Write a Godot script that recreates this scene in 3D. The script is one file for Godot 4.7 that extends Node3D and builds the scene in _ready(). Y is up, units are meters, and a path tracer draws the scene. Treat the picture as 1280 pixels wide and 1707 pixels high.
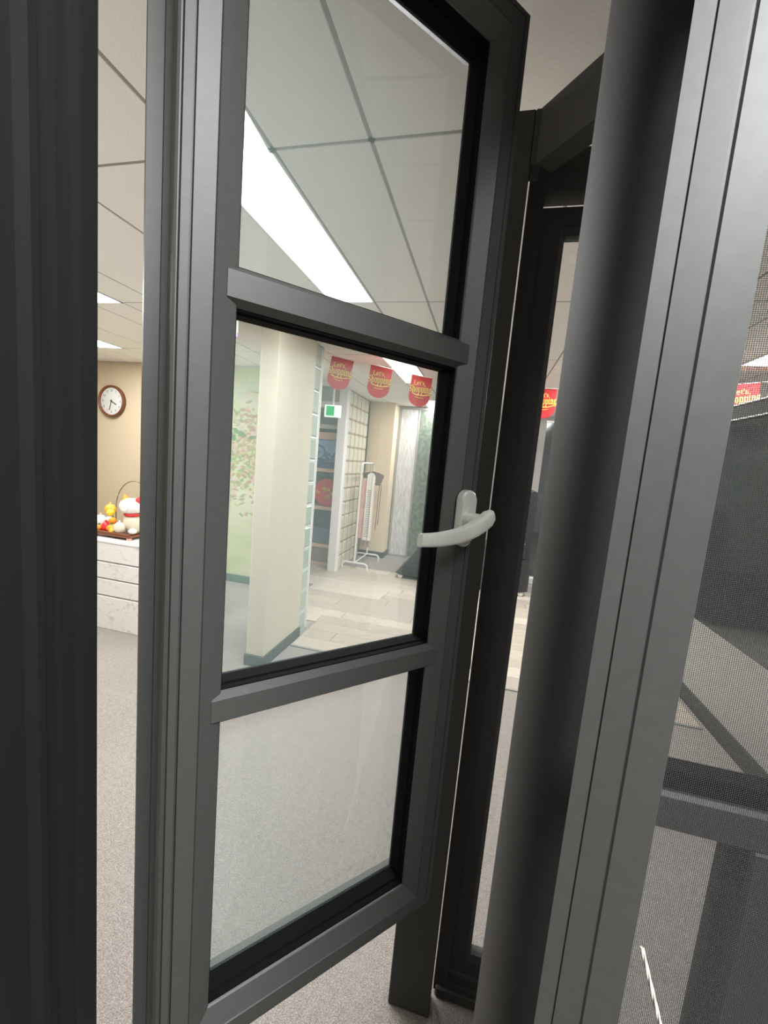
extends Node3D

# World: metres, y up, floor at y = 0, -z runs into the lit showroom, the camera stands at x = z = 0.
var M := {}
var used := {}

func _ready():
	# ---------------- camera, surroundings, exposure ----------------
	var cam := Camera3D.new()
	cam.name = "camera"
	add_child(cam)
	cam.transform = Transform3D(Basis(Vector3(0.967, 0.087, -0.239), Vector3(-0.114, 0.989, -0.099), Vector3(0.228, 0.123, 0.966)).orthonormalized(), Vector3(0, 1.62, 0))
	cam.fov = 102.25
	cam.near = 0.01
	cam.current = true
	var we := WorldEnvironment.new()
	we.name = "surroundings"
	var env := Environment.new()
	env.background_mode = Environment.BG_COLOR
	env.background_color = Color(0.02, 0.022, 0.025)
	env.ambient_light_source = Environment.AMBIENT_SOURCE_DISABLED
	env.tonemap_mode = Environment.TONE_MAPPER_LINEAR
	env.tonemap_exposure = 1.0
	env.sdfgi_enabled = true
	env.ssao_enabled = true
	env.ssil_enabled = true
	we.environment = env
	add_child(we)
	materials()
	shell()
	ceiling_lights()
	partitions()
	portal()
	round_post()
	window_frame()
	opened_sash()
	screen_and_fixed_sash()
	desk_and_things()
	wall_things()
	shelf_and_door()
	garment_rack()
	chair_and_back()
	flags()

# ---------------- small helpers ----------------
func srgb(r, g, b) -> Color:
	return Color(r / 255.0, g / 255.0, b / 255.0)

func mat(key, col: Color, rough := 0.6, metal := 0.0, spec := 0.5) -> StandardMaterial3D:
	var m := StandardMaterial3D.new()
	m.resource_name = key
	m.albedo_color = col
	m.roughness = rough
	m.metallic = metal
	m.metallic_specular = spec
	M[key] = m
	return m

func noise_tex(freq, c0: Color, c1: Color, sd := 1, size := 512, type := FastNoiseLite.TYPE_SIMPLEX_SMOOTH, oct := 4) -> NoiseTexture2D:
	var n := FastNoiseLite.new()
	n.seed = sd
	n.noise_type = type
	n.frequency = freq
	n.fractal_octaves = oct
	var t := NoiseTexture2D.new()
	t.width = size
	t.height = size
	t.seamless = true
	t.noise = n
	var g := Gradient.new()
	g.set_color(0, c0)
	g.set_color(1, c1)
	t.color_ramp = g
	return t

func tri_map(m: StandardMaterial3D, tex: Texture2D, per_metre: float):
	m.albedo_texture = tex
	m.uv1_triplanar = true
	m.uv1_world_triplanar = true
	m.uv1_scale = Vector3.ONE * per_metre

func new_st() -> SurfaceTool:
	var st := SurfaceTool.new()
	st.begin(Mesh.PRIMITIVE_TRIANGLES)
	return st

func mk(called: String, st, m: Material, parent: Node = self, xf := Transform3D.IDENTITY) -> MeshInstance3D:
	var o := MeshInstance3D.new()
	o.name = called
	o.mesh = st.commit() if st is SurfaceTool else st
	o.material_override = m
	o.transform = xf
	put(o, called, parent)
	return o

func put(o: Node, called: String, parent: Node):
	var key := str(parent.get_instance_id()) + called
	var n: int = used.get(key, 0)
	used[key] = n + 1
	o.name = called if n == 0 else "%s_%03d" % [called, n]
	parent.add_child(o, true)

func thing(called: String, label: String, category: String, at := Vector3.ZERO, group := "") -> Node3D:
	var o := Node3D.new()
	put(o, called, self)
	o.position = at
	tag(o, label, category, group)
	return o

func tag(o: Node, label: String, category := "", group := ""):
	if label: o.set_meta("label", label)
	if category: o.set_meta("category", category)
	if group: o.set_meta("group", group)

func struct(o: Node, label := "", category := "") -> Node:
	o.set_meta("kind", "structure")
	tag(o, label, category)
	return o

func tri(st: SurfaceTool, a: Vector3, b: Vector3, c: Vector3, out: Vector3):
	var n := (b - a).cross(c - a)
	if n.length_squared() < 1e-16: return
	n = n.normalized()
	if n.dot(out) > 0:
		var k := b
		b = c
		c = k
	else:
		n = -n
	for v in [a, b, c]:
		st.set_normal(n)
		st.add_vertex(v)

func quad(st: SurfaceTool, a: Vector3, b: Vector3, c: Vector3, d: Vector3, out: Vector3):
	tri(st, a, b, c, out)
	tri(st, a, c, d, out)

func stri(st: SurfaceTool, p: Array, n: Array, uv := []):
	var g: Vector3 = (p[1] - p[0]).cross(p[2] - p[0])
	if g.length_squared() < 1e-18: return
	var o: Vector3 = n[0] + n[1] + n[2]
	for i in ([0, 2, 1] if g.dot(o) > 0 else [0, 1, 2]):
		st.set_normal(n[i])
		if uv: st.set_uv(uv[i])
		st.add_vertex(p[i])

func box(st: SurfaceTool, lo: Vector3, hi: Vector3, bev := 0.0, xf := Transform3D.IDENTITY):
	var c := (lo + hi) / 2.0
	var h := (hi - lo).abs() / 2.0
	bev = minf(bev, minf(h.x, minf(h.y, h.z)) * 0.9)
	var P := func(s: Vector3, ax: int) -> Vector3:
		var q := Vector3(s.x * (h.x - bev), s.y * (h.y - bev), s.z * (h.z - bev))
		q[ax] = s[ax] * h[ax]
		return xf * (c + q)
	for ax in 3:
		var u := (ax + 1) % 3
		var v := (ax + 2) % 3
		for s in [-1.0, 1.0]:
			var k := []
			for e in [[-1, -1], [1, -1], [1, 1], [-1, 1]]:
				var q := Vector3.ZERO
				q[ax] = s
				q[u] = e[0]
				q[v] = e[1]
				k.append(P.call(q, ax))
			var o := Vector3.ZERO
			o[ax] = s
			quad(st, k[0], k[1], k[2], k[3], xf.basis * o)
	if bev <= 0.0: return
	for ax in 3:
		var u := (ax + 1) % 3
		var v := (ax + 2) % 3
		for e in [[-1, -1], [1, -1], [1, 1], [-1, 1]]:
			var q0 := Vector3.ZERO
			q0[u] = e[0]
			q0[v] = e[1]
			var q1 := q0
			q0[ax] = -1
			q1[ax] = 1
			var o := Vector3.ZERO
			o[u] = e[0]
			o[v] = e[1]
			quad(st, P.call(q0, u), P.call(q1, u), P.call(q1, v), P.call(q0, v), xf.basis * o)
	for i in 8:
		var s := Vector3(1 if i & 1 else -1, 1 if i & 2 else -1, 1 if i & 4 else -1)
		tri(st, P.call(s, 0), P.call(s, 1), P.call(s, 2), xf.basis * s)

func boxn(called: String, lo: Vector3, hi: Vector3, m: Material, parent: Node = self, bev := 0.0, xf := Transform3D.IDENTITY) -> MeshInstance3D:
	var st := new_st()
	box(st, lo, hi, bev, xf)
	return mk(called, st, m, parent)

# a closed outline (u, v) swept from a to b; du, dv say where u and v point
func prism(st: SurfaceTool, pts: PackedVector2Array, a: Vector3, b: Vector3, du: Vector3, dv: Vector3, ma := Vector3.ZERO, mb := Vector3.ZERO):
	var area := 0.0
	for i in pts.size():
		var q := pts[(i + 1) % pts.size()]
		area += pts[i].x * q.y - q.x * pts[i].y
	var sg := 1.0 if area > 0 else -1.0
	var A := func(p: Vector2) -> Vector3: return a + du * p.x + dv * p.y + ma * p.x
	var B := func(p: Vector2) -> Vector3: return b + du * p.x + dv * p.y + mb * p.x
	for i in pts.size():
		var p := pts[i]
		var q := pts[(i + 1) % pts.size()]
		var n := Vector2(q.y - p.y, p.x - q.x) * sg
		quad(st, A.call(p), A.call(q), B.call(q), B.call(p), du * n.x + dv * n.y)
	var t := Geometry2D.triangulate_polygon(pts)
	for i in range(0, t.size(), 3):
		tri(st, A.call(pts[t[i]]), A.call(pts[t[i + 1]]), A.call(pts[t[i + 2]]), a - b)
		tri(st, B.call(pts[t[i]]), B.call(pts[t[i + 1]]), B.call(pts[t[i + 2]]), b - a)

# four mitred members round the rectangle x0..x1, y0..y1; profile (w outwards, d towards +z)
func mitred(parent: Node, m: Material, x0, x1, y0, y1, prof: PackedVector2Array, xf: Transform3D, names := ["stile", "stile", "top_rail", "bottom_rail"]) -> Array:
	var made := []
	for k in 4:
		var st := new_st()
		var bx := xf.basis
		var dz := bx.z
		if k < 2:
			var x: float = x0 if k == 0 else x1
			var dw: Vector3 = bx.x * (-1.0 if k == 0 else 1.0)
			prism(st, prof, xf * Vector3(x, y0, 0), xf * Vector3(x, y1, 0), dw, dz, -bx.y, bx.y)
		else:
			var y: float = y1 if k == 2 else y0
			var dw2: Vector3 = bx.y * (1.0 if k == 2 else -1.0)
			prism(st, prof, xf * Vector3(x0, y, 0), xf * Vector3(x1, y, 0), dw2, dz, -bx.x, bx.x)
		made.append(mk(names[k], st, m, parent))
	return made

func tube(st: SurfaceTool, path: Array, r, sides := 10, squash := Vector2.ONE, ref := Vector3.UP, pw := 1.0):
	var n := path.size()
	var rings := []
	var norms := []
	for i in n:
		var t: Vector3 = (path[mini(i + 1, n - 1)] - path[maxi(i - 1, 0)]).normalized()
		var rf := ref if absf(t.dot(ref)) < 0.95 else Vector3.RIGHT
		var s := t.cross(rf).normalized()
		var u := s.cross(t).normalized()
		var ri: float = r[i] if r is Array else r
		var ring := []
		var nn := []
		for k in sides:
			var a := TAU * k / sides
			var ca := signf(cos(a)) * pow(absf(cos(a)), pw)
			var sa := signf(sin(a)) * pow(absf(sin(a)), pw)
			ring.append(path[i] + s * ca * ri * squash.x + u * sa * ri * squash.y)
			nn.append((s * signf(ca) * pow(absf(ca), 2.0 / pw - 1.0) / squash.x + u * signf(sa) * pow(absf(sa), 2.0 / pw - 1.0) / squash.y).normalized())
		rings.append(ring)
		norms.append(nn)
	for i in n - 1:
		for k in sides:
			var j := (k + 1) % sides
			stri(st, [rings[i][k], rings[i][j], rings[i + 1][j]], [norms[i][k], norms[i][j], norms[i + 1][j]])
			stri(st, [rings[i][k], rings[i + 1][j], rings[i + 1][k]], [norms[i][k], norms[i + 1][j], norms[i + 1][k]])
	for e in [0, n - 1]:
		var o: Vector3 = path[e] - path[1 if e == 0 else n - 2]
		for k in range(1, sides - 1):
			tri(st, rings[e][0], rings[e][k], rings[e][k + 1], o)

func lathe(st: SurfaceTool, prof: Array, xf: Transform3D, seg := 28):
	# prof: Vector2(radius, height) from bottom to top, about the local y axis; smooth
	var n := prof.size()
	var nr := []
	for i in n:
		var d: Vector2 = prof[mini(i + 1, n - 1)] - prof[maxi(i - 1, 0)]
		nr.append(Vector2(d.y, -d.x).normalized())
	var nb := xf.basis.inverse().transposed()
	for i in n - 1:
		for k in seg:
			var P := func(ii, kk): return xf * Vector3(prof[ii].x * cos(TAU * kk / seg), prof[ii].y, prof[ii].x * sin(TAU * kk / seg))
			var N := func(ii, kk): return (nb * Vector3(nr[ii].x * cos(TAU * kk / seg), nr[ii].y, nr[ii].x * sin(TAU * kk / seg))).normalized()
			stri(st, [P.call(i, k), P.call(i, k + 1), P.call(i + 1, k + 1)], [N.call(i, k), N.call(i, k + 1), N.call(i + 1, k + 1)])
			stri(st, [P.call(i, k), P.call(i + 1, k + 1), P.call(i + 1, k)], [N.call(i, k), N.call(i + 1, k + 1), N.call(i + 1, k)])

func ball(st: SurfaceTool, c: Vector3, r: Vector3, basis := Basis.IDENTITY, seg := 20):
	var prof := []
	for i in seg / 2 + 1:
		var a := -PI / 2 + PI * i / (seg / 2)
		prof.append(Vector2(cos(a), sin(a)))
	lathe(st, prof, Transform3D(basis * Basis.from_scale(r), c), seg)

func paper(st: SurfaceTool, a: Vector3, right: Vector3, up: Vector3, thick: float):
	# a printed sheet with its texture on the front face (towards right x up) and thin sides
	var n := right.cross(up).normalized()
	var f := n * thick
	stri(st, [a + f, a + f + right, a + f + right + up], [n, n, n], [Vector2(0, 1), Vector2(1, 1), Vector2(1, 0)])
	stri(st, [a + f, a + f + right + up, a + f + up], [n, n, n], [Vector2(0, 1), Vector2(1, 0), Vector2(0, 0)])
	for e in [[a, right, -up], [a + up, right, up], [a, up, -right], [a + right, up, right]]:
		var o: Vector3 = e[2].normalized()
		stri(st, [e[0], e[0] + e[1], e[0] + e[1] + f], [o, o, o], [Vector2.ZERO, Vector2.ZERO, Vector2.ZERO])
		stri(st, [e[0], e[0] + e[1] + f, e[0] + f], [o, o, o], [Vector2.ZERO, Vector2.ZERO, Vector2.ZERO])
	stri(st, [a, a + right, a + right + up], [-n, -n, -n], [Vector2.ZERO, Vector2.ZERO, Vector2.ZERO])
	stri(st, [a, a + right + up, a + up], [-n, -n, -n], [Vector2.ZERO, Vector2.ZERO, Vector2.ZERO])

# ---------------- materials ----------------
func materials():
	mat("frame", srgb(96, 97, 94), 0.50, 0.42)
	mat("jamb_shade", srgb(27, 28, 28), 0.5)  # left jamb colour, near black in place of the shade on it
	mat("gasket", srgb(12, 12, 14), 0.75, 0.0, 0.2)
	mat("portal", srgb(64, 63, 61), 0.75, 0.0, 0.4)
	for k in ["frame", "portal"]:
		var c: Color = M[k].albedo_color
		M[k].albedo_color = Color.WHITE
		tri_map(M[k], noise_tex(0.05, c.darkened(0.025), c.lightened(0.02), 11, 256), 6.0)
	mat("steel", srgb(226, 226, 216), 0.30, 0.15)
	var g := mat("pane", Color(0.68, 0.76, 0.74, 0.19), 0.02)  # milky tint stands in for reflections hazing the sash glass
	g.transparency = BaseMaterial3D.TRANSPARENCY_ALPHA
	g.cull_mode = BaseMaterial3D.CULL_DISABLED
	var g2 := mat("pane_clear", Color(0.8, 0.86, 0.85, 0.05), 0.02)
	g2.transparency = BaseMaterial3D.TRANSPARENCY_ALPHA
	var ct := mat("ceiling_tile", Color.WHITE, 0.95, 0.0, 0.2)
	tri_map(ct, noise_tex(0.12, srgb(243, 240, 236), srgb(252, 250, 247), 3, 512), 2.0)
	mat("tee_bar", srgb(150, 146, 140), 0.6)
	var lm := mat("lamp", srgb(250, 250, 246), 0.6)
	lm.emission_enabled = true
	lm.emission = Color(0.99, 1.0, 1.0)
	lm.emission_energy_multiplier = 3.4
	mat("lamp_frame", srgb(235, 235, 232), 0.5)
	var cp := mat("carpet", Color.WHITE, 1.0, 0.0, 0.1)
	tri_map(cp, noise_tex(0.07, srgb(124, 118, 113), srgb(192, 184, 176), 5, 1024, FastNoiseLite.TYPE_SIMPLEX_SMOOTH, 4), 2.2)
	cp.detail_enabled = true
	cp.detail_blend_mode = BaseMaterial3D.BLEND_MODE_MUL
	cp.detail_albedo = noise_tex(0.03, srgb(232, 231, 230), srgb(255, 255, 255), 8, 512)
	cp.heightmap_enabled = true
	cp.heightmap_scale = 0.35
	cp.heightmap_texture = noise_tex(0.3, Color.BLACK, Color.WHITE, 6, 512)
	for i in 4:
		var w := mat("plank_%d" % i, Color.WHITE, 0.45)
		var c := [srgb(190, 178, 160), srgb(180, 168, 150), srgb(200, 189, 172), srgb(172, 161, 145)][i] as Color
		tri_map(w, noise_tex(0.02, c.darkened(0.10), c.lightened(0.12), 20 + i, 512), 1.0)
		w.uv1_scale = Vector3(0.6, 6.0, 6.0)
	mat("plaster", srgb(204, 196, 175), 0.85, 0.0, 0.2)
	mat("plaster_warm", srgb(200, 183, 155), 0.85, 0.0, 0.2)
	mat("plaster_pillar", srgb(226, 208, 178), 0.85, 0.0, 0.2)
	mat("plaster_green", srgb(226, 230, 208), 0.85, 0.0, 0.2)
	mat("plaster_white", srgb(226, 224, 220), 0.85, 0.0, 0.2)
	mat("skirting_black", srgb(38, 38, 38), 0.5)
	mat("skirting_green", srgb(30, 84, 58), 0.5)
	var mb := mat("marble", Color.WHITE, 0.25)
	mb.albedo_texture = marble()
	mb.uv1_triplanar = true
	mb.uv1_world_triplanar = true
	mb.uv1_scale = Vector3.ONE * 0.9
	mat("groove", srgb(190, 186, 178), 0.7)
	mat("wood_brown", srgb(112, 66, 40), 0.45)
	mat("wire_bronze", srgb(120, 104, 84), 0.4, 0.4)
	mat("white", srgb(222, 220, 214), 0.6)
	mat("white_gloss", srgb(226, 223, 215), 0.3)
	mat("clock_face", srgb(216, 216, 210), 0.4)
	mat("ink", srgb(60, 60, 62), 0.6)
	mat("red", srgb(206, 32, 34), 0.6)
	mat("red_bright", srgb(226, 44, 44), 0.5)
	mat("orange", srgb(240, 140, 34), 0.6)
	mat("yellow", srgb(246, 206, 60), 0.6)
	mat("gold", srgb(232, 178, 60), 0.4, 0.2)
	mat("pink", srgb(238, 176, 160), 0.7)
	mat("cream", srgb(206, 196, 172), 0.7)
	mat("leaf", srgb(70, 122, 66), 0.6)
	mat("lavender", srgb(206, 176, 232), 0.5)
	mat("shelf_wood", srgb(238, 204, 178), 0.5)
	mat("shelf_back", srgb(112, 118, 146), 0.6)
	mat("black_leather", srgb(34, 35, 37), 0.42)
	mat("black", srgb(24, 25, 27), 0.5)
	mat("grey", srgb(120, 120, 120), 0.6)
	var eg := mat("exit_green", srgb(20, 170, 100), 0.4)
	eg.emission_enabled = true
	eg.emission = srgb(20, 190, 110)
	eg.emission_energy_multiplier = 0.7
	var ew := mat("exit_white", srgb(240, 250, 245), 0.4)
	ew.emission_enabled = true
	ew.emission = Color(0.9, 1.0, 0.95)
	ew.emission_energy_multiplier = 0.8
	var gb := mat("glass_block", srgb(176, 188, 174), 0.12, 0.0, 0.6)
	gb.backlight_enabled = true
	gb.backlight = Color(0.5, 0.54, 0.5)
	mat("mortar_tan", srgb(170, 152, 120), 0.8)
	mat("mortar", srgb(236, 238, 232), 0.8)
	var gw := mat("glass_block_warm", srgb(240, 234, 214), 0.16, 0.0, 0.6)
	gw.backlight_enabled = true
	gw.backlight = Color(0.7, 0.68, 0.56)
	var dg := mat("dark_glass", srgb(40, 46, 46), 0.08, 0.0, 0.6)
	dg.roughness = 0.1
	mat("grey_panel", srgb(150, 150, 144), 0.3)
	var cu := mat("curtain_panel", Color.WHITE, 0.3)
	tri_map(cu, noise_tex(0.02, srgb(176, 176, 172), srgb(226, 224, 222), 31, 512), 1.0)
	cu.uv1_scale = Vector3(3.0, 0.5, 3.0)
	var gp := mat("green_glass", Color.WHITE, 0.12)
	tri_map(gp, noise_tex(0.02, srgb(86, 96, 84), srgb(136, 142, 128), 33, 512), 1.2)
	var fl := mat("flag_cloth", Color.WHITE, 0.6)
	tri_map(fl, noise_tex(0.03, srgb(196, 24, 34), srgb(236, 60, 58), 41, 256), 4.0)
	fl.backlight_enabled = true
	fl.backlight = Color(0.5, 0.08, 0.08)
	mat("flag_ink", srgb(120, 40, 24), 0.6)
	mat("flag_gold", srgb(250, 222, 100), 0.5)
	var pk := mat("pink_cloth", srgb(226, 190, 178), 0.9)
	pk.rim_enabled = true
	pk.rim = 0.3
	mat("brown_cloth", srgb(108, 90, 78), 0.9)
	mat("drawer_brown", srgb(160, 132, 128), 0.6)
	mat("taupe_cloth", srgb(176, 152, 142), 0.9)
	var stp := mat("striped_cloth", Color.WHITE, 0.9)
	stp.albedo_texture = stripes()
	var mu := mat("mural", Color.WHITE, 0.5)
	mu.albedo_texture = mural()
	var po := mat("poster", Color.WHITE, 0.4)
	po.albedo_texture = poster()
	var mesh_m := mat("mesh_wire", srgb(92, 92, 90), 0.6)
	mesh_m.metallic_specular = 0.3
	mat("cord", srgb(232, 226, 212), 0.8)

func marble() -> ImageTexture:
	var n := FastNoiseLite.new()
	n.seed = 4
	n.frequency = 0.006
	n.fractal_octaves = 4
	n.domain_warp_enabled = true
	n.domain_warp_amplitude = 60.0
	n.domain_warp_frequency = 0.006
	var img := Image.create(512, 512, false, Image.FORMAT_RGB8)
	for y in 512:
		for x in 512:
			var v := absf(n.get_noise_2d(x, y))
			var k := clampf(1.0 - v * 16.0, 0.0, 1.0)
			img.set_pixel(x, y, Color(0.90, 0.885, 0.86).lerp(Color(0.64, 0.63, 0.61), k * k * 0.4))
	return ImageTexture.create_from_image(img)

func dab(img: Image, c: Vector2, r: Vector2, ang: float, col: Color, a := 1.0):
	var R := int(ceil(maxf(r.x, r.y)))
	for y in range(-R, R + 1):
		for x in range(-R, R + 1):
			var q := Vector2(x, y).rotated(-ang) / r
			if q.length_squared() <= 1.0:
				var px := int(c.x) + x
				var py := int(c.y) + y
				if px >= 0 and py >= 0 and px < img.get_width() and py < img.get_height():
					img.set_pixel(px, py, img.get_pixel(px, py).lerp(col, a))

func stripes() -> ImageTexture:
	var img := Image.create(64, 512, false, Image.FORMAT_RGB8)
	img.fill(srgb(226, 222, 210))
	var rng := RandomNumberGenerator.new()
	rng.seed = 5
	for i in 60:
		dab(img, Vector2(rng.randf() * 64, rng.randf() * 130), Vector2(4, 2), rng.randf() * 3, srgb(190, 204, 190), 0.6)
	for i in 26:
		var y := 130 + i * 14
		img.fill_rect(Rect2i(12 + (i % 3), y, 30, 6), srgb(140, 138, 130))
		img.fill_rect(Rect2i(34, y + 2, 14, 5), srgb(160, 156, 146))
	img.fill_rect(Rect2i(56, 60, 8, 452), srgb(210, 196, 184))
	return ImageTexture.create_from_image(img)

func mural() -> ImageTexture:
	# a wall picture of pale hanging branches: painted leaves on a pale green ground
	var img := Image.create(512, 1024, false, Image.FORMAT_RGB8)
	var n := FastNoiseLite.new()
	n.seed = 9
	n.frequency = 0.004
	for y in 1024:
		for x in 512:
			img.set_pixel(x, y, srgb(188, 206, 134).lerp(srgb(220, 218, 186), clampf(0.5 + n.get_noise_2d(x, y), 0, 1)))
	var rng := RandomNumberGenerator.new()
	rng.seed = 12
	for i in 90:
		dab(img, Vector2(rng.randf() * 512, rng.randf_range(20, 260)), Vector2(rng.randf_range(14, 40), rng.randf_range(10, 26)), rng.randf() * 3, [srgb(196, 216, 160), srgb(206, 220, 176), srgb(190, 204, 176)][rng.randi() % 3], 0.5)
	for i in 26:
		var p := Vector2(rng.randf() * 512, rng.randf_range(190, 300))
		var d := Vector2(rng.randf_range(-1, 1), 1.5).normalized()
		for k in 130:
			p += d * 3.0
			d = d.rotated(rng.randf_range(-0.16, 0.16))
			if p.y > 640: break
			dab(img, p, Vector2(2, 2), 0, srgb(150, 130, 104), 0.8)
	for i in 1300:
		var p := Vector2(rng.randf() * 512, 430 + rng.randfn() * 115)
		var col: Color = [srgb(186, 150, 104), srgb(214, 186, 148), srgb(158, 172, 84), srgb(222, 190, 178), srgb(128, 158, 86), srgb(170, 132, 98)][rng.randi() % 6]
		dab(img, p, Vector2(rng.randf_range(7, 16), rng.randf_range(4, 8)), rng.randf() * 6, col, 0.75)
	for i in 18:
		dab(img, Vector2(rng.randf_range(200, 420), rng.randf_range(300, 350)), Vector2(16, 9), rng.randf() * 6, srgb(74, 130, 62), 0.85)
	return ImageTexture.create_from_image(img)

func poster() -> ImageTexture:
	# blue night print: a large pale wheel over a dark shore
	var img := Image.create(256, 256, false, Image.FORMAT_RGB8)
	for y in 256:
		for x in 256:
			img.set_pixel(x, y, srgb(132, 172, 232).lerp(srgb(168, 196, 240), x / 255.0) if y < 170 else srgb(72, 86, 136))
	var rng := RandomNumberGenerator.new()
	rng.seed = 3
	dab(img, Vector2(70, 110), Vector2(62, 66), 0, srgb(84, 100, 140), 1.0)
	dab(img, Vector2(70, 114), Vector2(50, 52), 0, srgb(156, 192, 222), 1.0)
	for k in 12:
		var a := TAU * k / 12.0
		for t in 48:
			dab(img, Vector2(70, 114) + Vector2(cos(a), sin(a)) * t, Vector2(1.5, 1.5), 0, srgb(84, 104, 140))
	for i in 40:
		dab(img, Vector2(rng.randf_range(130, 250), rng.randf_range(110, 175)), Vector2(6, 16), rng.randf() - 0.5, srgb(84, 104, 156), 0.8)
	for i in 30:
		dab(img, Vector2(rng.randf() * 256, rng.randf_range(172, 200)), Vector2(12, 3), 0, [srgb(176, 190, 214), srgb(70, 60, 70)][i % 2], 0.7)
	return ImageTexture.create_from_image(img)

# ---------------- the room ----------------
const CEIL := 2.55
const X0 := -6.2
const X1 := 4.2
const Z0 := -7.2
const Z1 := 2.6

func shell():
	struct(boxn("floor", Vector3(X0, -0.12, Z0), Vector3(X1, 0, Z1), M.carpet))
	var fl := get_node("floor")
	# pale timber planks of the far half of the room, running across it
	var rng := RandomNumberGenerator.new()
	rng.seed = 7
	var z := -3.1
	var row := 0
	while z > -5.75:
		var lim := -1.44 if z > -3.6 else (-1.94 if z > -4.55 else -3.0)
		var x := -3.0 - rng.randf() * 0.9
		while x < 1.6:
			var x2 := minf(x + 1.22, 1.62)
			var xa := maxf(x, lim)
			if x2 - xa > 0.05:
				boxn("plank", Vector3(xa + 0.001, 0.0, z - 0.178), Vector3(x2 - 0.001, 0.008, z), M["plank_%d" % (rng.randi() % 4)], fl, 0.0015)
			x += 1.222
		z -= 0.18
		row += 1
	boxn("threshold_strip", Vector3(-1.44, 0, -3.1), Vector3(1.62, 0.010, -3.075), M.tee_bar, fl, 0.003)
	struct(boxn("wall_left", Vector3(X0 - 0.15, 0, Z0), Vector3(X0, CEIL + 0.2, Z1), M.plaster_warm))
	struct(boxn("wall_right", Vector3(X1, 0, Z0), Vector3(X1 + 0.15, CEIL + 0.2, Z1), M.plaster_white))
	struct(boxn("wall_back", Vector3(X0, 0, Z0 - 0.15), Vector3(X1, CEIL + 0.2, Z0), M.plaster_white))
	struct(boxn("wall_front", Vector3(X0, 0, Z1), Vector3(X1, CEIL + 0.2, Z1 + 0.15), M.plaster_white))
	struct(boxn("wall_clock", Vector3(X0, 0, -4.50), Vector3(-1.96, CEIL, -4.35), M.plaster_warm))
	struct(boxn("baseboard_clock", Vector3(X0, 0, -4.35), Vector3(-1.96, 0.09, -4.335), M.skirting_green, self, 0.004))
	# added unseen white wall that bounces light onto the sash and right jamb
	struct(boxn("wall_bounce_right", Vector3(1.62, 0, -0.20), Vector3(1.75, CEIL, Z1), M.plaster_white))
	# added unseen walls: anthracite to shade the sash, white plaster to brighten the ceiling
	for w in [["right", 0.40, X1, 0.0, CEIL], ["left", X0, -0.40, 0.0, CEIL], ["low", -0.40, 0.40, 0.0, 0.73], ["top", -0.40, 0.40, 2.25, CEIL]]:
		var o := struct(boxn("wall_added_" + w[0], Vector3(w[1], w[3], -0.30), Vector3(w[2], w[4], -0.20), M.frame))
		var far := [w[1], w[2]]
		if w[0] == "right": far[0] = 0.95
		if w[0] == "left": far[1] = -0.95
		if w[0] in ["right", "left"]: boxn("plaster", Vector3(far[0], 0, -0.33), Vector3(far[1], CEIL, -0.30), M.plaster_white, o)
	# suspended ceiling: tiles lie in a grid of tee bars, lamps take the place of tiles
	var c := struct(boxn("ceiling", Vector3(X0, CEIL + 0.03, Z0), Vector3(X1, CEIL + 0.2, Z1), M.ceiling_tile))
	var xs := [X0, -5.63, -5.03, -4.43, -4.13, -3.83, -3.43, -2.88, -2.585, -2.29, -1.637, -1.036, -0.757, -0.437, 0.163, 0.463, 0.763, 1.06, 1.36, 1.73, 2.02, 2.62, 3.22, 3.82, X1]
	var zs := [Z0, -6.14, -4.925, -3.705, -2.49, -1.275, -0.055, 1.16, Z1]
	var st := new_st()
	for x in xs: box(st, Vector3(x - 0.012, CEIL + 0.002, Z0), Vector3(x + 0.012, CEIL + 0.03, Z1))
	for zz in zs: box(st, Vector3(X0, CEIL + 0.002, zz - 0.012), Vector3(X1, CEIL + 0.03, zz + 0.012))
	mk("tee_bars", st, M.tee_bar, c)
	for i in xs.size() - 1:
		for j in zs.size() - 1:
			if lamp_cell(xs[i], zs[j]): continue
			boxn("ceiling_tile", Vector3(xs[i] + 0.005, CEIL, zs[j] + 0.005), Vector3(xs[i + 1] - 0.005, CEIL + 0.025, zs[j + 1] - 0.005), M.ceiling_tile, c, 0.003)

const LAMPS := [
	[-1.036, -0.757, -2.49, -1.275, "long white ceiling light panel nearest behind the open sash, filling its upper pane"],
	[-1.036, -0.757, -4.925, -3.705, "white ceiling light panel above the red flags, in the middle pane of the open sash"],
	[-2.88, -2.585, -2.49, -1.275, "upper of two ceiling light panels in the gap left of the open sash"],
	[-4.13, -3.83, -3.705, -2.49, "lower of two ceiling light panels in the gap, just in front of the clock wall"],
	[1.73, 2.02, -3.705, -2.49, "bluish white ceiling light panel seen through the insect screen at right"],
	[0.463, 0.763, -0.055, 1.16, "ceiling light panel on the near side of the window, behind the viewer"],
	[0.763, 1.06, -4.925, -3.705, "added ceiling light panel over the recliner, hidden behind the round post"],  # added lamp, out of view, brightening the far half of the room
	[-1.036, -0.757, -7.2, -6.14, "added ceiling light panel in front of the glass screen at the very back"],  # added lamp that lifts the dim pillar and back wall
	[1.73, 2.02, -6.14, -4.925, "added ceiling light panel over the far right corner of the room"],  # added lamp out of view, evening out the light at the back
]

func lamp_cell(x, z) -> bool:
	for l in LAMPS:
		if absf(l[0] - x) < 0.01 and absf(l[2] - z) < 0.01: return true
	return false

const LAMP_ENERGY := 5.0

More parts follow.
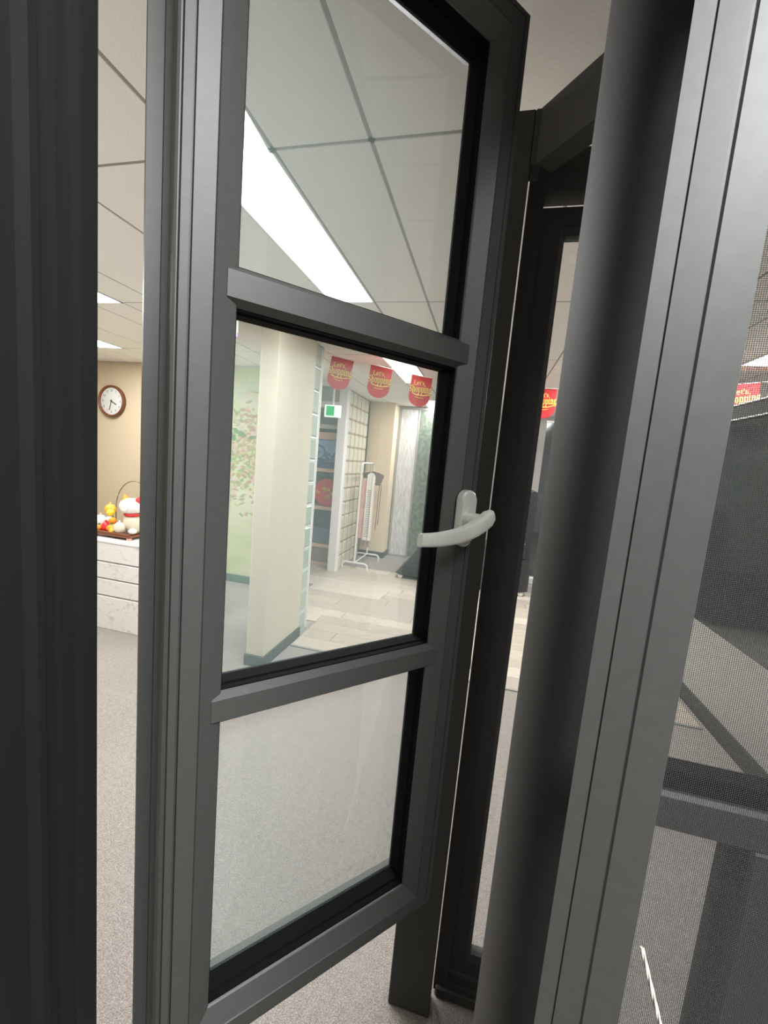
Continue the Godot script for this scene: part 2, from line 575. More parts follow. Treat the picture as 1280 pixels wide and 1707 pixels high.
func ceiling_lights():
	for i in LAMPS.size():
		var l = LAMPS[i]
		var at := Vector3((l[0] + l[1]) / 2, CEIL, (l[2] + l[3]) / 2)
		var w: float = l[1] - l[0]
		var d: float = l[3] - l[2]
		var t := thing("ceiling_light", l[4], "ceiling light", at, "ceiling light panels")
		var st := new_st()
		for s in [-1.0, 1.0]:
			box(st, Vector3(s * (w / 2 - 0.004) - 0.004, -0.004, -d / 2), Vector3(s * (w / 2 - 0.004) + 0.004, 0.025, d / 2))
			box(st, Vector3(-w / 2, -0.004, s * (d / 2 - 0.004) - 0.004), Vector3(w / 2, 0.025, s * (d / 2 - 0.004) + 0.004))
		mk("lamp_frame", st, M.lamp_frame, t)
		boxn("diffuser", Vector3(-w / 2 + 0.008, 0.0, -d / 2 + 0.008), Vector3(w / 2 - 0.008, 0.02, d / 2 - 0.008), M.lamp, t)
		var a := AreaLight3D.new()
		a.name = "lamp_light"
		a.area_size = Vector2(w - 0.02, d - 0.02)
		a.area_normalize_energy = true
		a.light_energy = LAMP_ENERGY
		a.light_color = Color(0.985, 0.99, 1.0)
		a.shadow_enabled = true
		a.set("area_range", 14.0)
		a.set("area_attenuation", 2.0)
		a.rotation_degrees = Vector3(-90, 0, 0)
		a.position = Vector3(0, -0.006, 0)
		t.add_child(a)

func partitions():
	# short plastered wall standing end-on in the room, with glass blocks at its far end
	var w := struct(boxn("wall_stub", Vector3(-1.60, 0, -3.28), Vector3(-1.457, CEIL, -2.66), M.plaster, self, 0.004))
	var b := new_st()
	box(b, Vector3(-1.612, 0, -3.28), Vector3(-1.445, 0.09, -2.648), 0.004)
	struct(mk("baseboard_stub", b, M.skirting_black))
	glass_blocks("column of clear greenish glass blocks at the end of the cream wall stub", -1.482, -1.565, -3.282, 1, M.glass_block, M.mortar, 0.19)
	glass_blocks("far glass block screen between the white door post and the beige pillar", -1.925, -2.01, -5.50, 5, M.glass_block_warm, M.mortar_tan, 0.2)
	# square pillar at the back
	var p := struct(boxn("pillar", Vector3(-1.94, 0, -7.0), Vector3(-1.515, CEIL, -6.60), M.plaster_pillar, self, 0.004))
	tag(p, "square beige pillar with black skirting standing behind the clothes rack", "pillar")
	boxn("skirting", Vector3(-1.952, 0, -7.0), Vector3(-1.503, 0.10, -6.588), M.skirting_black, p, 0.004)
	# dark glazed partition beyond the insect screen, running away from the viewer
	var g := thing("glazed_partition", "dark glazed partition with pale grey lower panels, seen through the insect screen", "partition", Vector3(1.655, 0, 0))
	for zz in [[-2.395, -1.92], [-3.695, -2.405], [-4.45, -3.705]]:
		boxn("glass_panel", Vector3(0.01, 0.64, zz[0]), Vector3(0.03, 2.12, zz[1]), M.dark_glass, g)
		boxn("lower_panel", Vector3(0.008, 0.12, zz[0]), Vector3(0.03, 0.637, zz[1]), M.grey_panel, g, 0.003)
	for zz in [-4.47, -1.92]: boxn("mullion", Vector3(-0.005, 0.12, zz), Vector3(0.045, 2.12, zz + 0.02), M.portal, g, 0.003)
	boxn("kick_rail", Vector3(0.0, 0.0, -4.47), Vector3(0.04, 0.12, -1.9), M.portal, g, 0.003)
	boxn("head_rail", Vector3(0.0, 2.12, -4.47), Vector3(0.045, 2.22, -1.9), M.portal, g, 0.003)
	for y in [2.112, 2.214]:
		boxn("trim_strip", Vector3(-0.014, y, -4.47), Vector3(0.0, y + 0.010, -1.9), M.white_gloss, g, 0.002)

func glass_blocks(label, xf, xb, z, cols, gm, mm, wide):
	var t := thing("glass_block_screen", label, "screen", Vector3(0, 0, 0))
	var n := 13
	var step := CEIL / n
	var st := new_st()
	var d: float = wide * cols
	for i in n + 1:
		box(st, Vector3(xb + 0.008, i * step - 0.006 if i else 0.0, z - d), Vector3(xf - 0.008, minf(i * step + 0.006, CEIL), z))
	for k in cols + 1:
		var zz: float = z - wide * k
		box(st, Vector3(xb + 0.004, 0, maxf(zz - 0.012, z - d)), Vector3(xf - 0.004, CEIL, minf(zz + 0.012, z)))
	mk("mortar_grid", st, mm, t)
	if cols == 1: boxn("end_trim", Vector3(xb, 0, z - d - 0.02), Vector3(xf + 0.004, CEIL, z - d), M.white_gloss, t, 0.004)
	for i in n:
		for k in cols:
			var lo := Vector3(xb, i * step + 0.006, z - wide * (k + 1) + 0.012)
			var hi := Vector3(xf, (i + 1) * step - 0.006, z - wide * k - 0.012)
			boxn("glass_block", lo, hi, gm, t, 0.014)

# ---------------- dark frames in front ----------------
func portal():
	var t := thing("corner_frame", "black floor-standing post with a slanting overhead beam, right behind the open sash", "frame")
	boxn("post", Vector3(-0.105, 0, -1.12), Vector3(0.0185, 2.427, -1.06), M.portal, t, 0.003)
	# overhead beam coming towards the viewer at a slant
	var dir := Vector3(0.656, 0, 0.755)
	var nrm := Vector3(-0.755, 0, 0.656)
	var st := new_st()
	prism(st, PackedVector2Array([Vector2(0, 2.312), Vector2(0, 2.427), Vector2(-0.05, 2.427), Vector2(-0.05, 2.312)]), Vector3(0.030, 0, -1.06), Vector3(0.030, 0, -1.06) + dir * 0.40, nrm, Vector3.UP)
	mk("beam", st, M.portal, t)
	boxn("beam_end", Vector3(0.0185, 2.312, -1.12), Vector3(0.04, 2.427, -1.06), M.portal, t, 0.002)
	boxn("post", Vector3(0.27, 0, -0.80), Vector3(0.325, 2.427, -0.74), M.portal, t, 0.003)
	# glazed door parallel to the near window, behind the post
	var d := thing("glazed_door", "narrow black glazed door with a clear pane behind the round post", "door", Vector3(0, 0, -1.13))
	mitred(d, M.portal, 0.062, 0.44, 0.05, 2.30, PackedVector2Array([Vector2(0, 0), Vector2(0.0388, 0), Vector2(0.0388, -0.07), Vector2(0, -0.07)]), Transform3D(Basis.IDENTITY, Vector3.ZERO), ["jamb", "jamb", "head", "sill"])
	mitred(d, M.portal, 0.123, 0.385, 0.13, 2.21, PackedVector2Array([Vector2(0, -0.035), Vector2(0.012, -0.022), Vector2(0.06, -0.022), Vector2(0.06, -0.065), Vector2(0, -0.065)]), Transform3D(Basis.IDENTITY, Vector3.ZERO))
	boxn("pane", Vector3(0.12, 0.127, -0.052), Vector3(0.388, 2.213, -0.048), M.pane_clear, d)
	boxn("transom_panel", Vector3(0.024, 2.339, -0.06), Vector3(0.48, 2.41, -0.03), M.portal, d, 0.003)
	boxn("threshold", Vector3(0.03, 0.0, -0.06), Vector3(0.48, 0.035, 0.012), M.portal, d, 0.004)

func round_post():
	var t := thing("round_post", "thick rounded black post standing between the sash and the grey window jamb", "post", Vector3(0.148, 0, -0.64))
	var st := new_st()
	var oval := Transform3D(Basis.from_scale(Vector3(1, 1, 1.83)), Vector3.ZERO)
	lathe(st, [Vector2(0.06, 0.0), Vector2(0.06, 1.2), Vector2(0.06, CEIL)], oval, 64)
	mk("shaft", st, M.portal, t)
	st = new_st()
	lathe(st, [Vector2(0.06, 0.0), Vector2(0.075, 0.0), Vector2(0.075, 0.010), Vector2(0.06, 0.013)], oval, 48)
	mk("foot_plate", st, M.portal, t)

func window_frame():
	# the near window frame: a left jamb coloured dark for its shade, seen edge-on, and a grey right jamb seen from the front
	var w := Node3D.new()
	put(w, "window_1", self)
	struct(w)
	tag(w, "fixed outer frame of the near window, left jamb coloured near black for its shade and grey right jamb", "window frame")
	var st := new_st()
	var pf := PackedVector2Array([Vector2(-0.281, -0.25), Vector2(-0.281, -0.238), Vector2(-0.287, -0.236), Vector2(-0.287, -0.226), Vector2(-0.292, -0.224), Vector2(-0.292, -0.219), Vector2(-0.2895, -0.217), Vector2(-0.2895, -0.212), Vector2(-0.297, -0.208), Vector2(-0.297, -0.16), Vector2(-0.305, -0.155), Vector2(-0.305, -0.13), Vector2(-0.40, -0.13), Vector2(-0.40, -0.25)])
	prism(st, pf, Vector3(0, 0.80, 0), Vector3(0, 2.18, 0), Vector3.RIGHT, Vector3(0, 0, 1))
	mk("shaded_jamb", st, M.jamb_shade, w).set_meta("label", "ribbed left jamb with its shade put into a near black colour")
	st = new_st()
	var pr := PackedVector2Array([Vector2(0.090, -0.300), Vector2(0.0710, -0.2502), Vector2(0.0806, -0.2500), Vector2(0.0809, -0.2515), Vector2(0.0815, -0.2515), Vector2(0.0818, -0.2503), Vector2(0.0955, -0.2497), Vector2(0.0962, -0.2515), Vector2(0.0974, -0.2515), Vector2(0.0985, -0.2503), Vector2(0.118, -0.2503), Vector2(0.118, -0.300)])
	prism(st, pr, Vector3(0, 0.80, 0), Vector3(0, 2.18, 0), Vector3.RIGHT, Vector3(0, 0, 1))
	mk("jamb", st, M.frame, w)
	boxn("head", Vector3(-0.40, 2.18, -0.30), Vector3(0.40, 2.25, -0.20), M.frame, w, 0.003)
	boxn("sill", Vector3(-0.40, 0.73, -0.30), Vector3(0.40, 0.80, -0.20), M.frame, w, 0.003)
	boxn("jamb", Vector3(0.382, 0.80, -0.30), Vector3(0.40, 2.18, -0.2475), M.frame, w, 0.003)

func opened_sash():
	var t := thing("window_sash", "open dark grey window sash with three panes, two glazing bars and a silver lever handle", "window", Vector3(0.008, 1.62, -0.6))
	t.basis = Basis(Vector3(0.673, 0, -0.7396), Vector3.UP, Vector3(0.7396, 0, 0.673)).orthonormalized()
	var prof := PackedVector2Array([Vector2(0, -0.0115), Vector2(0.001, -0.0103), Vector2(0.0215, -0.0007), Vector2(0.0222, -0.0018), Vector2(0.0230, 0), Vector2(0.0400, 0), Vector2(0.0405, -0.005), Vector2(0.0420, -0.005), Vector2(0.0426, -0.001), Vector2(0.0490, -0.0020), Vector2(0.0500, -0.006), Vector2(0.0512, -0.006), Vector2(0.0516, -0.004), Vector2(0.0535, -0.005), Vector2(0.0545, -0.026), Vector2(0.052, -0.028), Vector2(0.052, -0.046), Vector2(0.0575, -0.048), Vector2(0.0575, -0.056), Vector2(0.070, -0.058), Vector2(0.070, -0.072), Vector2(0.022, -0.072), Vector2(0.0, -0.047)])
	var x0 := -0.350
	var x1 := -0.0753
	var y0 := -0.629
	var y1 := 0.497
	mitred(t, M.frame, x0, x1, y0, y1, prof, Transform3D.IDENTITY)
	var bars := [[0.126, 0.161], [-0.282, -0.247]]
	for b in bars:
		var st := new_st()
		var c: float = (b[0] + b[1]) / 2
		var h: float = (b[1] - b[0]) / 2
		var pb := PackedVector2Array([Vector2(-h, -0.030), Vector2(-h, -0.013), Vector2(-h + 0.006, -0.005), Vector2(h - 0.006, -0.005), Vector2(h, -0.013), Vector2(h, -0.030), Vector2(h, -0.047), Vector2(-h, -0.047)])
		prism(st, pb, Vector3(x0 - 0.010, c, 0), Vector3(x1 + 0.012, c, 0), Vector3.UP, Vector3(0, 0, 1))
		mk("glazing_bar", st, M.frame, t)
	var ys := [y0, -0.282, -0.247, 0.126, 0.161, y1]
	for k in 3:
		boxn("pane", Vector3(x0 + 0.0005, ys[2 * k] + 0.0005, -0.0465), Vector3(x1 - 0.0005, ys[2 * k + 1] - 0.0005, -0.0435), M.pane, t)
		# black lining of the rebate round the pane, with its rubber lip
		var gs := PackedVector2Array([Vector2(0.0002, -0.0135), Vector2(-0.0010, -0.0140), Vector2(-0.0010, -0.0215), Vector2(-0.0025, -0.0235), Vector2(-0.0025, -0.0250), Vector2(-0.0010, -0.0255), Vector2(-0.0010, -0.0468), Vector2(0.0002, -0.0472)])
		mitred(t, M.gasket, x0, x1, ys[2 * k], ys[2 * k + 1], gs, Transform3D.IDENTITY, ["gasket", "gasket", "gasket", "gasket"])
	# handle: oval rosette, neck and a bent lever that hangs a little to the left
	var hn := Node3D.new()
	put(hn, "handle", t)
	hn.set_meta("label", "silver lever handle")
	var ro := new_st()
	var op := PackedVector2Array()
	for i in 13: op.append(Vector2(-0.0475 + 0.0135 * cos(PI * i / 12), -0.0425 + 0.0135 * sin(PI * i / 12)))
	for i in 13: op.append(Vector2(-0.0475 - 0.0135 * cos(PI * i / 12), -0.092 - 0.0135 * sin(PI * i / 12)))
	var inner := PackedVector2Array()
	for q in op: inner.append(Vector2(-0.0475, -0.067) + (q - Vector2(-0.0475, -0.067)) * 0.93)
	var cc := Vector2(-0.0475, -0.067)
	for i in op.size():
		var j := (i + 1) % op.size()
		var o2 := (op[i] + op[j]) / 2 - cc
		var out := Vector3(o2.x, o2.y * 0.3, 0)
		quad(ro, V3(op[i], 0), V3(op[j], 0), V3(op[j], 0.009), V3(op[i], 0.009), out)
		quad(ro, V3(op[i], 0.009), V3(op[j], 0.009), V3(inner[j], 0.0112), V3(inner[i], 0.0112), out.normalized() * 0.3 + Vector3.BACK)
		tri(ro, V3(inner[i], 0.0112), V3(inner[j], 0.0112), V3(cc, 0.0112), Vector3.BACK)
	mk("rosette", ro, M.steel, hn)
	var nk := new_st()
	tube(nk, [Vector3(-0.0475, -0.067, 0.0112), Vector3(-0.0475, -0.067, 0.018), Vector3(-0.0475, -0.066, 0.036), Vector3(-0.046, -0.065, 0.045)], [0.0115, 0.0095, 0.0085, 0.0085], 20)
	mk("neck", nk, M.steel, hn)
	var lv := new_st()
	var pth := []
	var rad := []
	for i in 15:
		var s := i / 14.0
		var x := lerpf(-0.0445, -0.157, s)
		var y := -0.0565 - 0.028 * s - 0.010 * sin(PI * s) * 1.0
		var z := 0.0475 + 0.004 * sin(PI * minf(s * 1.6, 1.0))
		pth.append(Vector3(x, y, z))
		rad.append(lerpf(0.0098, 0.0068, s) * (0.72 if i == 0 else 1.0))
	tube(lv, pth, rad, 24, Vector2(0.72, 1.12), Vector3.UP, 0.6)
	mk("lever", lv, M.steel, hn)

func V3(q: Vector2, z: float) -> Vector3:
	return Vector3(q.x, q.y, z)

func screen_and_fixed_sash():
	# insect screen beside the grey jamb
	var t := thing("insect_screen", "fine grey insect screen stretched to the right of the grey window jamb", "screen", Vector3(0, 1.62, -0.270))
	var st := new_st()
	var r := 0.00013
	var x0 := 0.119
	var x1 := 0.36
	var ya := -0.66
	var yb := 0.45
	var p := 0.0011
	var y := ya
	while y < yb:
		wire(st, Vector3(x0, y, 0.0), Vector3(x1, y, 0.0), r, Vector3.UP)
		y += p
	var x := x0
	while x < x1:
		wire(st, Vector3(x, ya, 0.0003), Vector3(x, yb, 0.0003), r, Vector3.RIGHT)
		x += p
	var ms := mk("mesh", st, M.mesh_wire, t)
	ms.set_meta("kind", "stuff")
	boxn("frame_bar", Vector3(x1, ya - 0.02, -0.006), Vector3(x1 + 0.02, yb + 0.02, 0.006), M.frame, t, 0.002)
	boxn("frame_bar", Vector3(x0, yb, -0.006), Vector3(x1, yb + 0.02, 0.006), M.frame, t, 0.002)
	boxn("frame_bar", Vector3(x0, ya - 0.02, -0.006), Vector3(x1, ya, 0.006), M.frame, t, 0.002)
	# closed sash behind the screen
	var s := thing("fixed_sash", "dark sash behind the insect screen with one low glazing bar and right stile", "window", Vector3(0, 1.62, -0.40))
	boxn("stile", Vector3(0.132, -0.85, -0.05), Vector3(0.160, 0.56, 0.0), M.frame, s, 0.003)
	boxn("stile", Vector3(0.266, -0.85, -0.05), Vector3(0.32, -0.313, 0.0), M.frame, s, 0.003)
	boxn("bottom_rail", Vector3(0.155, -0.85, -0.05), Vector3(0.266, -0.79, 0.0), M.frame, s, 0.003)
	st = new_st()
	prism(st, PackedVector2Array([Vector2(-0.312, -0.05), Vector2(-0.312, 0.0), Vector2(-0.281, 0.0), Vector2(-0.2775, -0.004), Vector2(-0.2775, -0.05)]), Vector3(0.155, 0, 0), Vector3(0.36, 0, 0), Vector3.UP, Vector3(0, 0, 1))
	mk("glazing_bar", st, M.frame, s)
	boxn("gasket", Vector3(0.155, -0.2775, -0.03), Vector3(0.36, -0.259, -0.006), M.gasket, s, 0.002)
	boxn("pane", Vector3(0.155, -0.79, -0.03), Vector3(0.266, -0.313, -0.027), M.pane_clear, s)
	# pale braided cord dangling in front of the screen
	var c := new_st()
	for k in 3:
		var path := []
		for i in 60:
			var f := i / 59.0
			var q := Vector3(0.1285, 1.62 - 0.288, -0.262).lerp(Vector3(0.1660, 1.62 - 0.395, -0.240), f) + Vector3(0, -0.004 * sin(f * PI), 0.010 * sin(f * PI))
			var a := f * 30.0 + TAU * k / 3.0
			path.append(q + Vector3(cos(a) * 0.0007, sin(a) * 0.0003, sin(a) * 0.0007))
		tube(c, path, 0.00075, 6)
	tag(mk("pull_cord", c, M.cord), "short pale braided cord hanging at the lower end of the insect screen", "cord")

func wire(st: SurfaceTool, a: Vector3, b: Vector3, r: float, u: Vector3):
	var v := (b - a).normalized().cross(u)
	var k := [u * r, v * r, -u * r, -v * r]
	for i in 4:
		var j := (i + 1) % 4
		var n: Vector3 = k[i] + k[j]
		quad(st, a + k[i], b + k[i], b + k[j], a + k[j], n)

# ---------------- reception desk and what stands on it ----------------
func desk_and_things():
	var d := thing("reception_desk", "white marble-clad reception desk with horizontal grooves, standing on the carpet", "desk", Vector3(-3.1, 0, -2.73))
	boxn("carcass", Vector3(-0.9, 0.0, -0.55), Vector3(0.68, 0.745, -0.02), M.groove, d)
	var rows := [[0.0, 0.285], [0.297, 0.432], [0.444, 0.577], [0.589, 0.745]]
	for r in rows:
		boxn("marble_panel", Vector3(-0.9, r[0], -0.02), Vector3(0.68, r[1], 0.0), M.marble, d, 0.003)
		boxn("marble_panel", Vector3(0.68, r[0], -0.55), Vector3(0.70, r[1], 0.0), M.marble, d, 0.003)
	boxn("desk_top", Vector3(-0.9, 0.745, -0.55), Vector3(0.70, 0.765, 0.004), M.marble, d, 0.004)
	var top := 0.765
	# tray with a wire hoop
	var b := thing("gift_tray", "shallow brown wooden tray on short feet with a thin wire hoop, on the desk", "tray", Vector3(-3.03, top, -2.95))
	boxn("tray_base", Vector3(-0.22, 0.02, -0.14), Vector3(0.20, 0.035, 0.14), M.wood_brown, b, 0.004)
	for e in [[-0.22, 0.20, 0.125, 0.14], [-0.22, 0.20, -0.14, -0.125]]:
		boxn("tray_side", Vector3(e[0], 0.035, e[2]), Vector3(e[1], 0.055, e[3]), M.wood_brown, b, 0.003)
	for x in [-0.2, 0.16]:
		for z in [-0.12, 0.10]:
			boxn("foot", Vector3(x, 0, z), Vector3(x + 0.03, 0.02, z + 0.03), M.pink, b, 0.003)
	var hp := []
	for i in 25:
		var a := PI * i / 24.0
		hp.append(Vector3(0.055 + 0.20 * cos(a), 0.23 + 0.255 * sin(a), -0.06))
	hp.push_front(Vector3(0.255, 0.04, -0.06))
	hp.append(Vector3(-0.145, 0.04, -0.06))
	var st := new_st()
	tube(st, hp, 0.004, 8)
	mk("hoop", st, M.wire_bronze, b)
	# seated white cat figure
	var c := thing("cat_figurine", "seated white cat figurine with orange ears and a red collar on the tray", "figurine", Vector3(-2.925, top + 0.035, -2.95))
	st = new_st()
	ball(st, Vector3(0, 0.09, 0), Vector3(0.085, 0.10, 0.075))
	mk("body", st, M.cream, c)
	st = new_st()
	ball(st, Vector3(-0.015, 0.235, 0.01), Vector3(0.105, 0.075, 0.08))
	ball(st, Vector3(-0.02, 0.215, 0.075), Vector3(0.035, 0.024, 0.02))
	mk("head", st, M.white_gloss, c)
	for s in [-1.0, 1.0]:
		st = new_st()
		lathe(st, [Vector2(0.034, 0.0), Vector2(0.028, 0.02), Vector2(0.014, 0.045), Vector2(0.001, 0.066)], Transform3D(Basis(Vector3(0, 0, 1), -0.35 * s), Vector3(-0.015 + 0.062 * s, 0.276, 0.0)), 16)
		mk("ear", st, M.orange if s < 0 else M.red_bright, c)
		st = new_st()
		ball(st, Vector3(0.05 * s, 0.03, 0.06), Vector3(0.03, 0.026, 0.04))
		mk("paw", st, M.white_gloss, c)
	st = new_st()
	var ring := []
	for i in 25: ring.append(Vector3(0.068 * cos(TAU * i / 24), 0.172 - 0.006 * sin(TAU * i / 24), 0.062 * sin(TAU * i / 24)))
	tube(st, ring, 0.011, 8)
	mk("collar", st, M.red, c)
	# small round heap of goods in front of it
	var items := [
		["lucky_pouch", "round red cloth pouch tied with cord, at the front edge of the tray", "pouch", M.red_bright, Vector3(-0.11, 0.075, 0.075), Vector3(0.036, 0.045, 0.034), M.red],
		["mandarin", "orange mandarin beside the red pouch on the tray", "fruit", M.orange, Vector3(-0.045, 0.072, 0.085), Vector3(0.036, 0.034, 0.034), M.leaf],
		["mandarin", "smaller mandarin behind the red pouch, left on the tray", "fruit", M.orange, Vector3(-0.165, 0.065, 0.09), Vector3(0.028, 0.027, 0.027), M.leaf],
		["gold_ball", "yellow bauble high on the left side of the tray", "ornament", M.gold, Vector3(-0.165, 0.215, -0.02), Vector3(0.048, 0.048, 0.045), M.yellow],
		["gold_ball", "second yellow bauble, lower and nearer to the cat figurine", "ornament", M.yellow, Vector3(-0.108, 0.197, 0.03), Vector3(0.032, 0.032, 0.030), M.gold],
		["white_bun", "white fluffy ball at the left front of the tray", "ornament", M.white, Vector3(-0.195, 0.115, 0.05), Vector3(0.05, 0.058, 0.045), M.pink],
		["white_bun", "white fluffy ball in the middle of the tray heap", "ornament", M.white, Vector3(-0.108, 0.138, 0.040), Vector3(0.038, 0.028, 0.032), M.pink],
		["mandarin", "orange mandarin resting high beside the cat figurine", "fruit", M.orange, Vector3(-0.06, 0.135, 0.055), Vector3(0.032, 0.030, 0.030), M.leaf],
		["gold_ball", "small golden bauble at the front right, below the cat figurine", "ornament", M.gold, Vector3(0.0, 0.062, 0.118), Vector3(0.024, 0.024, 0.022), M.yellow],
		["shell_ornament", "pale spotted round ornament right of the mandarin", "ornament", M.cream, Vector3(0.055, 0.088, 0.095), Vector3(0.052, 0.052, 0.040), M.white],
	]
	for it in items:
		var o := thing(it[0], it[1], it[2], Vector3(-3.03, top, -2.95) + it[4])
		st = new_st()
		ball(st, Vector3.ZERO, it[5])
		mk("body", st, it[3], o)
		st = new_st()
		lathe(st, [Vector2(0.008, 0.0), Vector2(0.005, 0.008), Vector2(0.009, 0.016), Vector2(0.001, 0.018)], Transform3D(Basis.IDENTITY, Vector3(0, it[5].y - 0.003, 0)), 10)
		mk("tip", st, it[6], o)
	var vase := thing("dark_vase", "small dark vase standing at the left end of the tray", "vase", Vector3(-3.33, top, -2.93))
	st = new_st()
	lathe(st, [Vector2(0.03, 0), Vector2(0.045, 0.05), Vector2(0.042, 0.11), Vector2(0.022, 0.15), Vector2(0.026, 0.17), Vector2(0.018, 0.168)], Transform3D.IDENTITY, 20)
	mk("body", st, M.black, vase)

func wall_things():
	# round clock
	var t := thing("wall_clock", "round white wall clock in a brown rim on the beige wall", "clock", Vector3(-4.636, 2.06, -4.35))
	var face := Transform3D(Basis(Vector3.RIGHT, PI / 2), Vector3.ZERO)
	var st := new_st()
	lathe(st, [Vector2(0.19, 0), Vector2(0.196, 0.02), Vector2(0.194, 0.05), Vector2(0.184, 0.056), Vector2(0.170, 0.046), Vector2(0.166, 0.03)], face, 48)
	mk("rim", st, M.wood_brown, t)
	st = new_st()
	lathe(st, [Vector2(0.168, 0.0), Vector2(0.168, 0.032), Vector2(0.0001, 0.0325)], face, 48)
	mk("dial", st, M.clock_face, t)
	for k in 12:
		var a := TAU * k / 12.0
		var tm := TextMesh.new()
		tm.text = str(12 if k == 0 else k)
		var f := SystemFont.new()
		f.font_names = PackedStringArray(["Droid Sans"])
		tm.font = f
		tm.font_size = 32
		tm.pixel_size = 0.0011
		tm.depth = 0.001
		mk("numeral", tm, M.ink, t, Transform3D(Basis.IDENTITY, Vector3(sin(a) * 0.132, cos(a) * 0.132, 0.0332)))
	for h in [[2.05, 0.085, 0.012], [3.42, 0.115, 0.008]]:
		var xf := Transform3D(Basis(Vector3(0, 0, 1), -h[0]), Vector3(0, 0, 0.035))
		boxn("clock_hand", Vector3(-h[2] / 2, -0.02, 0), Vector3(h[2] / 2, h[1], 0.003), M.ink, t, 0.0, xf)
	# mural
	st = new_st()
	paper(st, Vector3(-3.75, 0.095, -4.349), Vector3(1.72, 0, 0), Vector3(0, 2.45, 0), 0.004)
	tag(mk("wall_mural", st, M.mural), "pale green mural of hanging leafy branches on the wall behind the cream stub wall", "mural")
	st = new_st()
	box(st, Vector3(-2.96, 0.82, -4.345), Vector3(-2.925, 1.24, -4.33), 0.003)
	tag(mk("cable_duct", st, M.white), "narrow white vertical cable duct on the green mural wall", "cable duct")
	# white box with lavender edge, put in for a ghost reflection in the pane
	var u := thing("ghost_box", "white box with a lavender lower edge put in for a ghost reflection beside the long light panel", "sign", Vector3(-1.83, 2.29, -2.30))
	boxn("case", Vector3(-0.26, 0.022, -0.05), Vector3(0.26, 0.20, 0.05), M.white, u, 0.004)
	boxn("lower_edge", Vector3(-0.26, 0.0, -0.05), Vector3(0.26, 0.022, 0.05), M.lavender, u, 0.004)
	for x in [-0.2, 0.2]:
		boxn("hanger", Vector3(x - 0.004, 0.20, -0.004), Vector3(x + 0.004, 0.26, 0.004), M.tee_bar, u)

func shelf_and_door():
	var d := Node3D.new()
	put(d, "door_1", self)
	struct(d)
	tag(d, "white frame of a doorway with a pale transom left of the glass block screen", "door frame")
	boxn("post", Vector3(-2.02, 0, -5.49), Vector3(-1.90, CEIL, -5.37), M.plaster_white, d, 0.004)
	boxn("lintel", Vector3(-3.2, 2.27, -5.46), Vector3(-2.02, 2.35, -5.38), M.plaster_white, d, 0.004)
	boxn("transom", Vector3(-3.2, 2.35, -5.43), Vector3(-2.02, CEIL, -5.40), M.glass_block, d, 0.004)
	var s := thing("bookcase", "wooden bookcase with dark compartments in the doorway beyond the glass blocks", "bookcase", Vector3(-2.58, 0, -5.62))
	boxn("back_panel", Vector3(-0.55, 0, -0.34), Vector3(0.55, 2.0, -0.32), M.shelf_back, s)
	for x in [-0.55, 0.53]: boxn("side_panel", Vector3(x, 0, -0.32), Vector3(x + 0.02, 2.0, 0), M.shelf_wood, s, 0.002)
	for y in [0.0, 0.27, 0.83, 1.385, 1.85]:
		boxn("shelf_board", Vector3(-0.53, y, -0.32), Vector3(0.53, y + (0.05 if y < 1.8 else 0.10), 0), M.shelf_wood, s, 0.002)
	boxn("top_board", Vector3(-0.56, 2.0, -0.34), Vector3(0.56, 2.06, 0.02), M.white, s, 0.003)
	boxn("divider_rail", Vector3(-0.53, 1.09, -0.31), Vector3(0.53, 1.105, -0.29), M.grey, s)
	boxn("drawer", Vector3(-0.53, 0.05, -0.30), Vector3(0.53, 0.265, -0.012), M.drawer_brown, s, 0.003)
	boxn("drawer", Vector3(-0.53, 0.325, -0.30), Vector3(0.53, 0.55, -0.05), M.shelf_back, s, 0.003)
	struct(boxn("wall_alcove", Vector3(-3.4, 0, -6.1), Vector3(-2.0, CEIL, -6.02), M.plaster_white))
	struct(boxn("wall_alcove_side", Vector3(-3.4, 0, -6.02), Vector3(-3.3, CEIL, -4.5), M.plaster_white))
	var st := new_st()
	paper(st, Vector3(-2.50, 1.44, -5.64), Vector3(0.44, 0, 0), Vector3(0, 0.40, 0), 0.004)
	tag(mk("picture", st, M.poster), "blue picture of a big pale wheel propped on the bookcase's upper shelf", "picture")
	var r := thing("round_ornament", "round red and gold disc ornament in the middle compartment, half behind the post", "ornament", Vector3(-2.23, 1.085, -5.70))
	st = new_st()
	lathe(st, [Vector2(0.0001, 0), Vector2(0.19, 0.0), Vector2(0.20, 0.012), Vector2(0.19, 0.024), Vector2(0.0001, 0.03)], Transform3D(Basis(Vector3.RIGHT, PI / 2), Vector3.ZERO), 40)
	mk("disc", st, M.red_bright, r)
	st = new_st()
	var rng := RandomNumberGenerator.new()
	rng.seed = 21
	for i in 14: ball(st, Vector3(rng.randf_range(-0.17, 0.12), rng.randf_range(-0.07, 0.06), 0.03), Vector3(rng.randf_range(0.02, 0.04), rng.randf_range(0.015, 0.03), 0.008), Basis.IDENTITY, 10)
	mk("gold_blossom", st, M.gold, r)
	var e := thing("exit_sign", "hanging white exit sign box with a green field, above the doorway", "sign", Vector3(-1.955, 2.18, -5.0))
	boxn("case", Vector3(-0.105, -0.075, -0.03), Vector3(0.105, 0.075, 0.025), M.exit_white, e, 0.006)
	boxn("green_field", Vector3(-0.075, -0.058, 0.025), Vector3(0.03, 0.058, 0.028), M.exit_green, e)
	boxn("hanger", Vector3(-0.01, 0.075, -0.01), Vector3(0.01, 0.37, 0.01), M.white, e)

